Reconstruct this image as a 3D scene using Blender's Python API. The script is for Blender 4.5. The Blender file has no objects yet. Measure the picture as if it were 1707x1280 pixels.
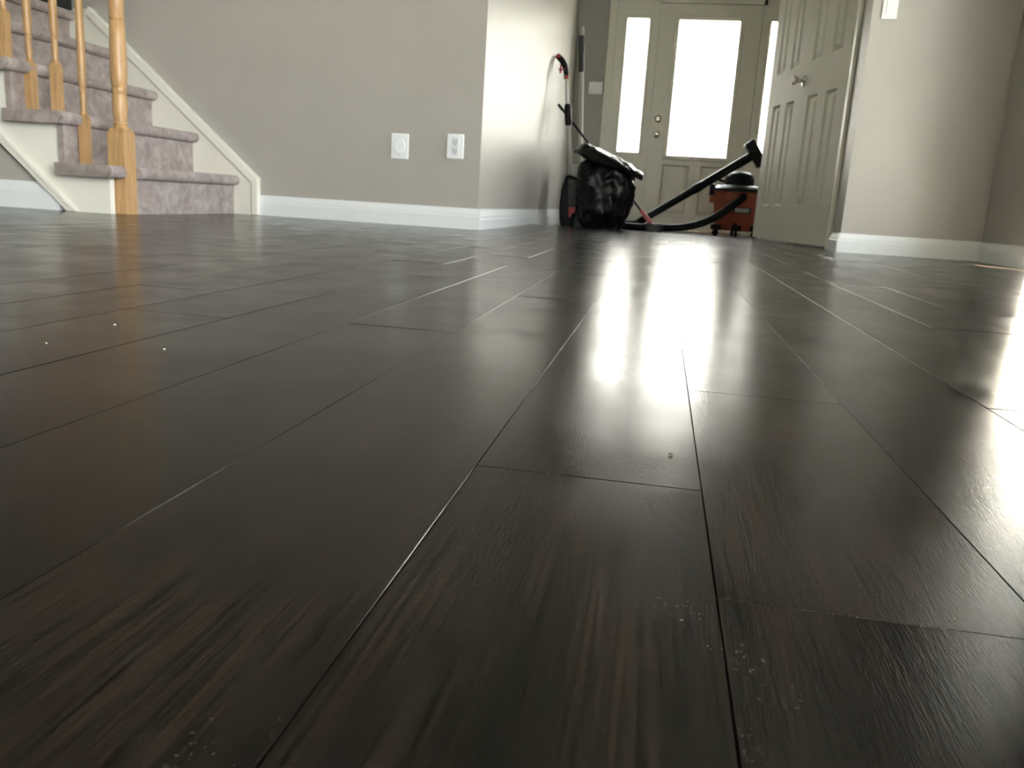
import bpy, bmesh, math, random
from mathutils import Vector, Matrix, noise
random.seed(7)
scene = bpy.context.scene
col = scene.collection
PI = math.pi

# ---------------------------------------------------------------- camera
CAM_H = 0.15
FPX = 1389.5
def setup_camera():
    p, r, y = math.radians(12.40), math.radians(-3.54), math.radians(-9.296)
    fwd0 = Vector((math.sin(y), math.cos(y), 0)); right0 = Vector((math.cos(y), -math.sin(y), 0)); up0 = Vector((0, 0, 1))
    fwd = fwd0*math.cos(p) - up0*math.sin(p)
    dn = -(up0*math.cos(p) + fwd0*math.sin(p))
    right = right0*math.cos(r) + dn*math.sin(r)
    down = -right0*math.sin(r) + dn*math.cos(r)
    m = Matrix((right, -down, -fwd)).transposed().to_4x4()
    m.translation = Vector((0, 0, CAM_H))
    cd = bpy.data.cameras.new('camera'); co = bpy.data.objects.new('camera', cd); col.objects.link(co)
    co.matrix_world = m
    cd.sensor_width = 36.0; cd.sensor_fit = 'HORIZONTAL'; cd.lens = FPX/1707*36.0
    cd.clip_start = 0.01; cd.clip_end = 200
    cd.dof.use_dof = True; cd.dof.focus_distance = 0.52; cd.dof.aperture_fstop = 28.0
    scene.camera = co
setup_camera()

# ---------------------------------------------------------------- light
SKY = 14.0
w = bpy.data.worlds.new('hazy_sky'); scene.world = w; w.use_nodes = True
bgn = w.node_tree.nodes['Background']
bgn.inputs[0].default_value = (0.955, 0.97, 1.0, 1); bgn.inputs[1].default_value = SKY
sd = bpy.data.lights.new('sun', 'SUN'); so = bpy.data.objects.new('sun', sd); col.objects.link(so)
sd.energy = 600; sd.color = (1.0, 0.93, 0.82); sd.angle = math.radians(0.6)
SUN_DIR = Vector((-0.60*math.cos(1.012), 0.80*math.cos(1.012), -math.sin(1.012)))   # travel direction
so.rotation_euler = SUN_DIR.to_track_quat('-Z', 'Y').to_euler(); so.location = (6, -5, 9)
vs = scene.view_settings
vs.view_transform = 'Standard'; vs.look = 'None'; vs.gamma = 1.0; vs.use_curve_mapping = False
vs.exposure = 0.92
scene.cycles.sample_clamp_indirect = 12.0
scene.cycles.blur_glossy = 0.5

def portal(loc, rot, sx, sy):
    d = bpy.data.lights.new('window_portal', 'AREA'); d.shape = 'RECTANGLE'; d.size = sx; d.size_y = sy
    o = bpy.data.objects.new('window_portal', d); col.objects.link(o); o.location = loc; o.rotation_euler = rot
    d.cycles.is_portal = True

# ---------------------------------------------------------------- material helpers
def nt(name):
    m = bpy.data.materials.new(name); m.use_nodes = True
    t = m.node_tree; return m, t, t.nodes['Principled BSDF']
def N(t, typ, **kw):
    n = t.nodes.new(typ)
    for k, v in kw.items():
        if k == 'inp':
            for a, b in v.items(): n.inputs[a].default_value = b
        else: setattr(n, k, v)
    return n
def mapped(t, scale, space='Object'):
    tc = N(t, 'ShaderNodeTexCoord'); mp = N(t, 'ShaderNodeMapping'); mp.inputs['Scale'].default_value = scale
    t.links.new(tc.outputs[space], mp.inputs[0]); return mp.outputs[0]
def ramp(t, fac, stops):
    r = N(t, 'ShaderNodeValToRGB'); cr = r.color_ramp
    while len(cr.elements) < len(stops): cr.elements.new(0.5)
    for e, (p, c) in zip(cr.elements, stops): e.position = p; e.color = (*c, 1)
    t.links.new(fac, r.inputs[0]); return r.outputs[0]
def simple(name, c1, c2=None, rough=0.5, scale=8, bump=0.0, bscale=60, metal=0.0, spec=0.5, stretch=(1, 1, 1), coat=0.0, bdist=0.002, detail=4):
    m, t, b = nt(name)
    c2 = c2 or tuple(x*0.93 for x in c1)
    v = mapped(t, stretch)
    n = N(t, 'ShaderNodeTexNoise', inp={'Scale': scale, 'Detail': detail}); t.links.new(v, n.inputs['Vector'])
    t.links.new(ramp(t, n.outputs[0], [(0.35, c2), (0.65, c1)]), b.inputs['Base Color'])
    b.inputs['Roughness'].default_value = rough; b.inputs['Metallic'].default_value = metal
    b.inputs['Specular IOR Level'].default_value = spec
    if coat: b.inputs['Coat Weight'].default_value = coat; b.inputs['Coat Roughness'].default_value = 0.1
    if bump:
        n2 = N(t, 'ShaderNodeTexNoise', inp={'Scale': bscale, 'Detail': 3}); t.links.new(v, n2.inputs['Vector'])
        bp = N(t, 'ShaderNodeBump', inp={'Strength': bump, 'Distance': bdist}); t.links.new(n2.outputs[0], bp.inputs['Height'])
        t.links.new(bp.outputs[0], b.inputs['Normal'])
    return m
M = {}
M['wall'] = simple('greige_wall_paint', (0.392, 0.364, 0.333), (0.376, 0.350, 0.320), rough=0.42, scale=3, bump=0.06, bscale=220, bdist=0.001)
M['ceiling'] = simple('ceiling_paint', (0.58, 0.57, 0.54), rough=0.8, bump=0.3, bscale=150)
M['trim'] = simple('white_trim_paint', (0.74, 0.755, 0.76), (0.71, 0.725, 0.73), rough=0.35, scale=5, bump=0.03, bscale=120, bdist=0.001)
M['cream'] = simple('cream_trim_paint', (0.775, 0.745, 0.665), (0.745, 0.715, 0.64), rough=0.35, scale=5, bump=0.03, bscale=120, bdist=0.001)
M['doorpaint'] = simple('off_white_door_paint', (0.66, 0.635, 0.56), (0.63, 0.605, 0.53), rough=0.4, scale=6, bump=0.05, bscale=90, bdist=0.001)
M['plate'] = simple('white_plastic', (0.84, 0.85, 0.85), (0.80, 0.81, 0.82), rough=0.3, scale=20)
M['slot'] = simple('dark_slot', (0.05, 0.05, 0.05), rough=0.6)
M['socket'] = simple('socket_plastic', (0.70, 0.71, 0.73), rough=0.35)
M['nickel'] = simple('satin_nickel', (0.62, 0.60, 0.57), rough=0.18, metal=1.0, scale=30)
M['black_plastic'] = simple('black_plastic', (0.004, 0.004, 0.005), (0.003, 0.003, 0.004), spec=0.2, rough=0.42, bump=0.1, bscale=200, bdist=0.0005)
M['hose'] = simple('black_hose_plastic', (0.004, 0.004, 0.005), rough=0.5, spec=0.2)
M['orange'] = simple('orange_tank_plastic', (0.30, 0.058, 0.022), (0.26, 0.048, 0.019), rough=0.45, bump=0.06, bscale=150, bdist=0.0005)
M['badge'] = simple('badge_black', (0.03, 0.03, 0.033), rough=0.4)
M['lettering'] = simple('badge_lettering', (0.72, 0.72, 0.72), rough=0.4)
M['bag'] = simple('black_bag_film', (0.004, 0.004, 0.0045), rough=0.30, bump=0.35, bscale=26, bdist=0.012, spec=0.25)
M['bin'] = simple('pale_bin_plastic', (0.50, 0.58, 0.57), rough=0.35)
M['red'] = simple('red_plastic', (0.42, 0.03, 0.045), rough=0.4)
M['pink'] = simple('pink_red_plastic', (0.62, 0.16, 0.19), rough=0.35)
M['greyplastic'] = simple('charcoal_plastic', (0.03, 0.03, 0.033), rough=0.5)
M['alu'] = simple('aluminium_pole', (0.45, 0.44, 0.42), rough=0.35, metal=0.8, scale=40)
M['palepole'] = simple('pale_grey_pole', (0.42, 0.41, 0.38), rough=0.45)
M['tile'] = simple('foyer_tile', (0.12, 0.105, 0.09), (0.09, 0.08, 0.07), rough=0.3, scale=6)
M['concrete'] = simple('exterior_concrete', (0.028, 0.032, 0.023), rough=0.9, scale=4, bump=0.2, bscale=60)
M['facade'] = simple('grey_facade', (0.070, 0.070, 0.072), (0.063, 0.063, 0.065), rough=0.9, scale=3)
M['eave'] = simple('eave_soffit', (0.7, 0.7, 0.68), rough=0.6)
M['subfloor'] = simple('subfloor_dark', (0.012, 0.009, 0.007), rough=0.8)
M['blackstrip'] = simple('matte_black', (0.006, 0.006, 0.006), rough=0.8)
M['crumb'] = simple('brown_crumb', (0.10, 0.05, 0.02), (0.03, 0.015, 0.008), rough=0.8, scale=300)
M['fleck'] = simple('pale_fleck', (0.75, 0.70, 0.60), rough=0.7, scale=300)

def mat_oak():
    m, t, b = nt('honey_oak')
    v = mapped(t, (16, 16, 1.6))
    n = N(t, 'ShaderNodeTexNoise', inp={'Scale': 6, 'Detail': 6, 'Roughness': 0.6}); t.links.new(v, n.inputs['Vector'])
    t.links.new(ramp(t, n.outputs[0], [(0.3, (0.35, 0.195, 0.08)), (0.55, (0.475, 0.285, 0.128)), (0.75, (0.53, 0.33, 0.158))]), b.inputs['Base Color'])
    b.inputs['Roughness'].default_value = 0.38
    bp = N(t, 'ShaderNodeBump', inp={'Strength': 0.08, 'Distance': 0.001}); t.links.new(n.outputs[0], bp.inputs['Height'])
    t.links.new(bp.outputs[0], b.inputs['Normal'])
    return m
M['oak'] = mat_oak()

def mat_carpet():
    m, t, b = nt('mauve_carpet')
    v = mapped(t, (1, 1, 1))
    n = N(t, 'ShaderNodeTexNoise', inp={'Scale': 17, 'Detail': 5, 'Roughness': 0.65, 'Distortion': 0.6}); t.links.new(v, n.inputs['Vector'])
    f = N(t, 'ShaderNodeTexNoise', inp={'Scale': 420, 'Detail': 2}); t.links.new(v, f.inputs['Vector'])
    c = ramp(t, n.outputs[0], [(0.32, (0.26, 0.205, 0.19)), (0.5, (0.365, 0.298, 0.28)), (0.68, (0.47, 0.40, 0.378))])
    mx = N(t, 'ShaderNodeMixRGB', blend_type='MULTIPLY'); mx.inputs[0].default_value = 0.5
    t.links.new(c, mx.inputs[1]); t.links.new(ramp(t, f.outputs[0], [(0.3, (0.65, 0.65, 0.65)), (0.7, (1, 1, 1))]), mx.inputs[2])
    t.links.new(mx.outputs[0], b.inputs['Base Color'])
    b.inputs['Roughness'].default_value = 0.95; b.inputs['Specular IOR Level'].default_value = 0.1
    b.inputs['Sheen Weight'].default_value = 0.25
    bp = N(t, 'ShaderNodeBump', inp={'Strength': 0.7, 'Distance': 0.004}); t.links.new(f.outputs[0], bp.inputs['Height'])
    t.links.new(bp.outputs[0], b.inputs['Normal'])
    return m
M['carpet'] = mat_carpet()

def mat_glass():
    m, t, b = nt('window_glass'); t.nodes.remove(b)
    tr = N(t, 'ShaderNodeBsdfTransparent', inp={'Color': (0.96, 0.98, 0.97, 1)})
    gl = N(t, 'ShaderNodeBsdfGlossy', inp={'Roughness': 0.02})
    fr = N(t, 'ShaderNodeFresnel', inp={'IOR': 1.45})
    ge = N(t, 'ShaderNodeNewGeometry'); io = N(t, 'ShaderNodeMapRange', inp={'From Min': 0, 'From Max': 1, 'To Min': 1.45, 'To Max': 1/1.45})
    t.links.new(ge.outputs['Backfacing'], io.inputs[0]); t.links.new(io.outputs[0], fr.inputs['IOR'])
    mx = N(t, 'ShaderNodeMixShader'); t.links.new(fr.outputs[0], mx.inputs[0]); t.links.new(tr.outputs[0], mx.inputs[1]); t.links.new(gl.outputs[0], mx.inputs[2])
    t.links.new(mx.outputs[0], t.nodes['Material Output'].inputs[0])
    return m
M['glass'] = mat_glass()

SMEAR = (0.66, 2.05)
def mat_floor():
    m, t, b = nt('dark_stained_hardwood')
    L = t.links.new
    geo = N(t, 'ShaderNodeNewGeometry'); oi = N(t, 'ShaderNodeObjectInfo')
    add = N(t, 'ShaderNodeMath', operation='ADD'); L(geo.outputs['Random Per Island'], add.inputs[0]); L(oi.outputs['Random'], add.inputs[1])
    rnd = N(t, 'ShaderNodeMath', operation='FRACT'); L(add.outputs[0], rnd.inputs[0])
    off = N(t, 'ShaderNodeVectorMath', operation='SCALE'); off.inputs[0].default_value = (3.1, 17.3, 1.0); L(rnd.outputs[0], off.inputs['Scale'])
    pos = N(t, 'ShaderNodeVectorMath', operation='ADD'); L(geo.outputs['Position'], pos.inputs[0]); L(off.outputs[0], pos.inputs[1])
    def mp(sc, src=pos):
        q = N(t, 'ShaderNodeMapping'); q.inputs['Scale'].default_value = sc; L(src.outputs[0], q.inputs[0]); return q.outputs[0]
    def noi(vec, **inp):
        q = N(t, 'ShaderNodeTexNoise', inp=inp); L(vec, q.inputs['Vector']); return q.outputs[0]
    broad = noi(mp((10, 1.6, 1)), Scale=2.2, Detail=4, Roughness=0.6, Distortion=0.8)
    streak = noi(mp((300, 6, 1)), Scale=1.5, Detail=5, Roughness=0.65, Distortion=0.4)
    pores = noi(mp((1500, 110, 1)), Scale=1.0, Detail=2)
    blotch = noi(mp((1, 1, 1)), Scale=9, Detail=4, Roughness=0.6)
    c1 = ramp(t, broad, [(0.30, (0.0012, 0.0009, 0.0007)), (0.50, (0.0030, 0.0021, 0.0016)), (0.70, (0.0062, 0.0039, 0.0027))])
    c2 = ramp(t, streak, [(0.38, (0.25, 0.24, 0.23)), (0.5, (1, 1, 1)), (0.62, (2.5, 2.1, 1.8))])
    mx = N(t, 'ShaderNodeMixRGB', blend_type='MULTIPLY'); mx.inputs[0].default_value = 0.85; L(c1, mx.inputs[1]); L(c2, mx.inputs[2])
    # plank to plank tone
    pr = N(t, 'ShaderNodeMapRange', inp={'From Min': 0, 'From Max': 1, 'To Min': 0.72, 'To Max': 1.35}); L(rnd.outputs[0], pr.inputs[0])
    sc = N(t, 'ShaderNodeVectorMath', operation='SCALE'); L(mx.outputs[0], sc.inputs[0]); L(pr.outputs[0], sc.inputs['Scale'])
    # light film of dust in the finish
    dust = noi(mp((1, 1, 1)), Scale=420, Detail=3, Roughness=0.7)
    db = N(t, 'ShaderNodeMath', operation='MULTIPLY'); L(ramp(t, dust, [(0.58, (0, 0, 0)), (0.70, (1, 1, 1))]), db.inputs[0]); L(ramp(t, blotch, [(0.45, (0, 0, 0)), (0.75, (1, 1, 1))]), db.inputs[1])
    dm = N(t, 'ShaderNodeMixRGB'); dm.inputs[2].default_value = (0.16, 0.13, 0.11, 1)
    d2 = N(t, 'ShaderNodeMath', operation='MULTIPLY'); L(db.outputs[0], d2.inputs[0]); d2.inputs[1].default_value = 0.30
    L(d2.outputs[0], dm.inputs[0]); L(sc.outputs[0], dm.inputs[1])
    L(dm.outputs[0], b.inputs['Base Color'])
    rr = N(t, 'ShaderNodeMapRange', inp={'From Min': 0.3, 'From Max': 0.7, 'To Min': 0.15, 'To Max': 0.25}); L(blotch, rr.inputs[0])
    sm = N(t, 'ShaderNodeMapping'); sm.vector_type = 'POINT'; sm.inputs['Location'].default_value = (-SMEAR[0]*9, -SMEAR[1]*3.2, 0); sm.inputs['Scale'].default_value = (9, 3.2, 0); L(geo.outputs['Position'], sm.inputs[0])
    sn = N(t, 'ShaderNodeTexNoise', inp={'Scale': 14, 'Detail': 3}); L(geo.outputs['Position'], sn.inputs['Vector'])
    sl_ = N(t, 'ShaderNodeVectorMath', operation='LENGTH'); L(sm.outputs[0], sl_.inputs[0])
    sa = N(t, 'ShaderNodeMath', operation='ADD'); L(sl_.outputs['Value'], sa.inputs[0]); L(sn.outputs[0], sa.inputs[1])
    sf = N(t, 'ShaderNodeMapRange', inp={'From Min': 0.85, 'From Max': 1.15, 'To Min': -0.09, 'To Max': 0.0}); L(sa.outputs[0], sf.inputs[0])
    sr = N(t, 'ShaderNodeMath', operation='ADD'); L(rr.outputs[0], sr.inputs[0]); L(sf.outputs[0], sr.inputs[1])
    L(sr.outputs[0], b.inputs['Roughness'])
    b.inputs['Specular IOR Level'].default_value = 0.17
    # relief: pores + grain + gentle orange peel
    peel = noi(mp((1000, 260, 1)), Scale=1.0, Detail=2)
    h1 = N(t, 'ShaderNodeMath', operation='MULTIPLY'); L(pores, h1.inputs[0]); h1.inputs[1].default_value = 0.8
    h2 = N(t, 'ShaderNodeMath', operation='ADD'); L(h1.outputs[0], h2.inputs[0])
    h3 = N(t, 'ShaderNodeMath', operation='MULTIPLY'); L(peel, h3.inputs[0]); h3.inputs[1].default_value = 0.35; L(h3.outputs[0], h2.inputs[1])
    bp = N(t, 'ShaderNodeBump', inp={'Strength': 0.40, 'Distance': 0.0002}); L(h2.outputs[0], bp.inputs['Height']); L(bp.outputs[0], b.inputs['Normal'])
    return m
M['floor'] = mat_floor()

# ---------------------------------------------------------------- mesh helpers
ORG = {}
def props(o, label=None, cat=None, group=None, kind=None):
    if label: o['label'] = label
    if cat: o['category'] = cat
    if group: o['group'] = group
    if kind: o['kind'] = kind
    return o
def empty(name, loc, label=None, cat=None, group=None, kind=None):
    o = bpy.data.objects.new(name, None); col.objects.link(o); o.location = loc; o.empty_display_size = 0.05
    ORG[o] = Vector(loc); return props(o, label, cat, group, kind)
class MB:
    def __init__(s): s.v = []; s.f = []
    def add(s, vs_, fs_):
        k = len(s.v); s.v += [tuple(x) for x in vs_]; s.f += [tuple(i+k for i in f) for f in fs_]; return s
    def box(s, x0, x1, y0, y1, z0, z1):
        return s.add([(x0,y0,z0),(x1,y0,z0),(x1,y1,z0),(x0,y1,z0),(x0,y0,z1),(x1,y0,z1),(x1,y1,z1),(x0,y1,z1)],
                     [(0,3,2,1),(4,5,6,7),(0,1,5,4),(1,2,6,5),(2,3,7,6),(3,0,4,7)])
    def prism(s, prof, axis, a, b):
        """extrude a 2-D profile along an axis; profile coordinates are the other two axes in order"""
        n = len(prof); vs_ = []
        for q in (a, b):
            for (u, w_) in prof:
                vs_.append({'x': (q, u, w_), 'y': (u, q, w_), 'z': (u, w_, q)}[axis])
        fs_ = [tuple(range(n))[::-1], tuple(range(n, 2*n))] + [(i, (i+1) % n, n+(i+1) % n, n+i) for i in range(n)]
        return s.add(vs_, fs_)
    def tube(s, pts, rad, seg=12, cap=True):
        pts = [Vector(p) for p in pts]; n = len(pts)
        rs = rad if isinstance(rad, (list, tuple)) else [rad]*n
        up = Vector((0, 0, 1)); prev = None; vs_ = []
        for i, p in enumerate(pts):
            t_ = (pts[min(i+1, n-1)] - pts[max(i-1, 0)]).normalized()
            if prev is None:
                a = up if abs(t_.dot(up)) < 0.9 else Vector((1, 0, 0)); u = t_.cross(a).normalized()
            else: u = (prev - t_*prev.dot(t_)).normalized()
            prev = u; v_ = t_.cross(u)
            for k in range(seg):
                an = 2*PI*k/seg; vs_.append(p + (u*math.cos(an) + v_*math.sin(an))*rs[i])
        fs_ = [(i*seg+k, i*seg+(k+1) % seg, (i+1)*seg+(k+1) % seg, (i+1)*seg+k) for i in range(n-1) for k in range(seg)]
        if cap: fs_ += [tuple(range(seg))[::-1], tuple(range((n-1)*seg, n*seg))]
        return s.add(vs_, fs_)
    def lathe(s, prof, c, seg=24, axis=Vector((0, 0, 1)), sx=1.0, sy=1.0):
        """prof: list of (radius, height) along axis from point c"""
        axis = Vector(axis).normalized(); c = Vector(c)
        a = Vector((1, 0, 0)) if abs(axis.x) < 0.9 else Vector((0, 1, 0))
        u = (a - axis*a.dot(axis)).normalized(); v_ = axis.cross(u); vs_ = []
        for (r, h) in prof:
            for k in range(seg):
                an = 2*PI*k/seg; vs_.append(c + axis*h + u*(math.cos(an)*r*sx) + v_*(math.sin(an)*r*sy))
        n = len(prof)
        fs_ = [(i*seg+k, i*seg+(k+1) % seg, (i+1)*seg+(k+1) % seg, (i+1)*seg+k) for i in range(n-1) for k in range(seg)]
        fs_ += [tuple(range(seg))[::-1], tuple(range((n-1)*seg, n*seg))]
        return s.add(vs_, fs_)
    def build(s, name, mat, parent=None, org=None, bevel=0.0, bseg=2, smooth=False, kind=None, xf=None):
        o_ = ORG[parent] if parent is not None and parent in ORG else Vector((0, 0, 0))
        og = Vector(org) if org is not None else (o_ if parent is not None else Vector((0, 0, 0)))
        vv = [Vector(p) for p in s.v]
        if xf is not None: vv = [xf @ p for p in vv]
        me = bpy.data.meshes.new(name); me.from_pydata([tuple(p - og) for p in vv], [], s.f)
        bm = bmesh.new(); bm.from_mesh(me); bmesh.ops.recalc_face_normals(bm, faces=bm.faces)
        if bevel: bmesh.ops.bevel(bm, geom=[e for e in bm.edges if e.is_manifold and e.calc_face_angle(0) > 0.5], offset=bevel, segments=bseg, affect='EDGES', profile=0.6, clamp_overlap=True)
        bm.to_mesh(me); bm.free()
        if smooth:
            me.polygons.foreach_set('use_smooth', [True]*len(me.polygons))
            me.set_sharp_from_angle(angle=math.radians(40))
        me.materials.append(M[mat] if isinstance(mat, str) else mat)
        ob = bpy.data.objects.new(name, me); col.objects.link(ob); ob.location = og
        if parent is not None: ob.parent = parent; ob.location = og - o_
        ORG[ob] = og
        if kind: ob['kind'] = kind
        return ob
def box(name, x0, x1, y0, y1, z0, z1, mat, parent=None, bevel=0.0, kind=None, org=None, bseg=2):
    if org is None and parent is None: org = ((x0+x1)/2, (y0+y1)/2, z0)
    return MB().box(x0, x1, y0, y1, z0, z1).build(name, mat, parent, org=org, bevel=bevel, kind=kind, bseg=bseg)

# ---------------------------------------------------------------- the setting
WL = 4.03            # wall with the sockets (faces the camera)
HX = -0.88           # hall left wall
RX0, RY = 0.86, 4.33 # right wall that faces the camera
RX1 = 1.50           # right side wall
DY = 7.74            # front door wall
EDGE = 5.72          # end of the hardwood
FZ = -0.03           # foyer tile level
CH = 2.44            # ceiling
BY = -3.6            # wall behind the camera
LX = -5.0            # far left wall
def S(o, label, cat): return props(o, label, cat, kind='structure')
S(box('wall_left', LX, HX, WL, WL+0.12, -0.02, CH, 'wall'), 'greige painted wall with two white plates beside the stairs', 'wall')
S(box('wall_hall_left', HX-0.12, HX, WL+0.12, DY, -0.05, CH, 'wall'), 'bright glaring hall wall on the left running to the front door', 'wall')
S(box('wall_right', RX0, RX1+0.15, RY, RY+0.12, -0.02, CH, 'wall'), 'grey wall piece between the folding door and the right corner', 'wall')
# hall side of the closet: jamb return, header and closet shell
m = MB().box(RX0, RX0+0.10, RY+0.12, 4.60, -0.02, CH).box(RX0, RX0+0.10, 4.60, EDGE+0.03, 2.05, CH)
m.box(RX1+0.03, RX1+0.13, RY+0.12, 5.75, -0.02, CH).box(RX0, RX1+0.13, 5.75, 5.87, -0.05, CH)
S(m.build('wall_closet', 'wall', org=(RX0, RY, 0)), 'narrow wall return and closet shell behind the folding door', 'wall')
S(box('wall_foyer_right', 1.25, 1.37, 5.87, DY, -0.05, CH, 'wall'), 'foyer side wall hidden behind the folding door', 'wall')
# front door wall with one big opening for door + sidelights
OX0, OX1, OZ = -0.555, 1.045, 1.93
m = MB().box(HX-0.12, OX0, DY, DY+0.14, -0.05, CH).box(OX1, 1.37, DY, DY+0.14, -0.05, CH).box(OX0, OX1, DY, DY+0.14, OZ, CH)
S(m.build('wall_front', 'wall', org=(0, DY, 0)), 'dark grey wall around the front door with a switch plate', 'wall')
# right side wall with glazed patio opening
PY0, PY1, PZ = 3.22, 3.73, 2.05; QY0, QY1, QZ0 = -3.5, 0.80, 0.20
m = MB().box(RX1, RX1+0.22, PY1, RY, -0.02, CH).box(RX1, RX1+0.22, QY1, PY0, -0.02, CH).box(RX1, RX1+0.22, BY, QY0, -0.02, CH)
m.box(RX1, RX1+0.22, PY0, PY1, PZ, CH).box(RX1, RX1+0.22, QY0, QY1, PZ, CH).box(RX1, RX1+0.22, QY0, QY1, -0.02, QZ0)
S(m.build('wall_right_side', 'wall', org=(RX1, 0, 0)), 'shaded grey side wall at the right edge', 'wall')
S(box('wall_back', LX-0.12, RX1+0.15, BY-0.14, BY, -0.02, CH, 'wall'), 'grey wall behind the camera', 'wall')
S(box('wall_far_left', LX-0.12, LX, BY, WL+0.12, -0.02, CH, 'wall'), 'grey wall beyond the stairs', 'wall')
S(box('ceiling', LX-0.12, RX1+0.15, BY-0.14, DY+0.14, CH, CH+0.1, 'ceiling'), 'flat white ceiling above the room and hall', 'ceiling')
# under-stair wall
SY = 3.07            # near stringer face
S(MB().prism([(LX, -0.01), (-2.38, -0.01), (-2.38, 0.0), (-3.03, 0.545), (-3.05, CH), (LX, CH)], 'y', SY+0.02, SY+0.10).build('wall_under_stairs', 'wall', org=(-3, SY, 0)),
  'grey wall in shade below the diagonal stair stringer', 'wall')

# baseboards
def bprof(h=0.10, t_=0.016, s=1.0):
    return [(0, 0), (t_, 0), (t_, 0.60*h), (t_*0.80, 0.66*h), (t_*0.80, 0.72*h), (t_*0.62, 0.80*h), (t_*0.30, 0.93*h), (t_*0.25, h), (0, h)]
def base_y(name, x0, x1, yface, z0=0.0, h=0.10, label='', mat='trim'):   # wall faces -Y
    m = MB().prism([(yface - u, z0+w_) for u, w_ in bprof(h)], 'x', x0, x1)
    return S(m.build(name, mat, org=((x0+x1)/2, yface, z0), smooth=False), label, 'baseboard')
def base_x(name, xface, y0, y1, sgn, z0=0.0, h=0.10, label='', mat='trim'):   # sgn +1: faces +X
    m = MB().prism([(xface + sgn*u, z0+w_) for u, w_ in bprof(h)], 'y', y0, y1)
    return S(m.build(name, mat, org=(xface, (y0+y1)/2, z0)), label, 'baseboard')
base_y('baseboard_left', -2.005, HX+0.016, WL, label='white baseboard below the two wall plates')
base_x('baseboard_hall_left', HX, WL, DY-0.03, 1, z0=FZ, h=0.10-FZ, label='white baseboard along the glaring hall wall')
base_y('baseboard_right', RX0-0.012, RX1, RY, h=0.092, label='white baseboard below the grey wall on the right')
base_x('baseboard_right_side', RX1, PY1+0.005, RY-0.016, -1, h=0.092, label='white baseboard in shade at the right edge')
base_x('baseboard_closet', RX0, RY-0.012, 4.52, -1, h=0.092, label='short baseboard return beside the folding door hinge')
base_y('baseboard_stairs', LX, -2.40, SY+0.02, h=0.108, label='white baseboard under the diagonal stair stringer')

# ---------------------------------------------------------------- hardwood floor
PW = 0.1275; SX0 = 0.0360      # seams at SX0 + k*PW
floor = S(box('floor', LX, RX1, BY, EDGE-0.02, -0.05, -0.019, 'subfloor', org=(0, 0, -0.05)), 'dark brown hardwood floor of long glossy planks', 'floor')
FIXED = {  # row index -> joint positions measured in the photograph (metres from the camera)
    -1: [0.450, 1.62], 0: [0.318, 0.717], 1: [-0.15, 1.75], 2: [0.76, 1.9], 3: [-0.1, 1.35], -2: [-0.25, 1.33], -3: [-0.2, 0.912, 1.21], -4: [0.05, 1.53], -5: [0.872], -6: [-0.1, 1.085], -7: [0.45]}
plank_rows = []
k0 = int(math.floor((LX - SX0)/PW)); k1 = int(math.ceil((RX1 - SX0)/PW))
rr = random.Random(11)
for k in range(k0, k1):
    xa = max(SX0 + k*PW, LX); xb = min(SX0 + (k+1)*PW, RX1)
    if xb - xa < 0.01: continue
    js = list(FIXED.get(k, []))
    if not js: js = [0.2 + rr.random()*0.9]
    y = js[-1]
    while y < EDGE - 0.35:
        y += rr.uniform(0.65, 1.35)
        if y < EDGE - 0.25: js.append(y)
    y = js[0]
    while y > BY + 0.35:
        y -= rr.uniform(0.65, 1.35)
        if y > BY + 0.25: js.insert(0, y)
    yend = EDGE if xb > HX-0.05 and xa < RX0+0.2 else WL + 0.02
    if xa > RX0+0.05: yend = RY + 0.02
    js = [q for q in js if q < yend - 0.15]
    ys = [BY] + js + [yend]
    for a, b in zip(ys[:-1], ys[1:]): plank_rows.append((xa, xb, a, b))
def plank_mesh(w_, l_, g=0.00010, ch=0.00045, dp=0.0006, t_=0.018):
    x0, x1, y0, y1 = -w_/2+g, w_/2-g, -l_/2+g, l_/2-g
    vs_ = [(x0,y0,-t_),(x1,y0,-t_),(x1,y1,-t_),(x0,y1,-t_),(x0,y0,-dp),(x1,y0,-dp),(x1,y1,-dp),(x0,y1,-dp),
           (x0+ch,y0+ch,0),(x1-ch,y0+ch,0),(x1-ch,y1-ch,0),(x0+ch,y1-ch,0)]
    fs_ = [(0,3,2,1),(8,9,10,11)] + [(i,(i+1)%4,4+(i+1)%4,4+i) for i in range(4)] + [(4+i,4+(i+1)%4,8+(i+1)%4,8+i) for i in range(4)]
    return vs_, fs_
cd_ = scene.camera.data
inv = scene.camera.matrix_world.inverted()
def in_view(x, y, mg=60):
    q = inv @ Vector((x, y, 0))
    if q.z > -0.02: return False
    u = 853.5 + FPX*q.x/-q.z; v = 640 - FPX*q.y/-q.z
    return -mg < u < 1707+mg and -mg < v < 1280+mg
def score(pl):
    xa, xb, a, b = pl
    xm = (xa+xb)/2; best = 0; vis = 0
    for i in range(25):
        y = a + (b-a)*(i+0.5)/25
        if in_view(xm, y) or in_view(xa, y) or in_view(xb, y): vis += 1/max(0.05, (xm*xm+y*y))**1.5
    return vis*(b-a)
sc_ = sorted(plank_rows, key=score, reverse=True)
near = [p_ for p_ in sc_[:300] if score(p_) > 0]; rest = [p_ for p_ in sc_ if p_ not in set(near)]
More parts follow.
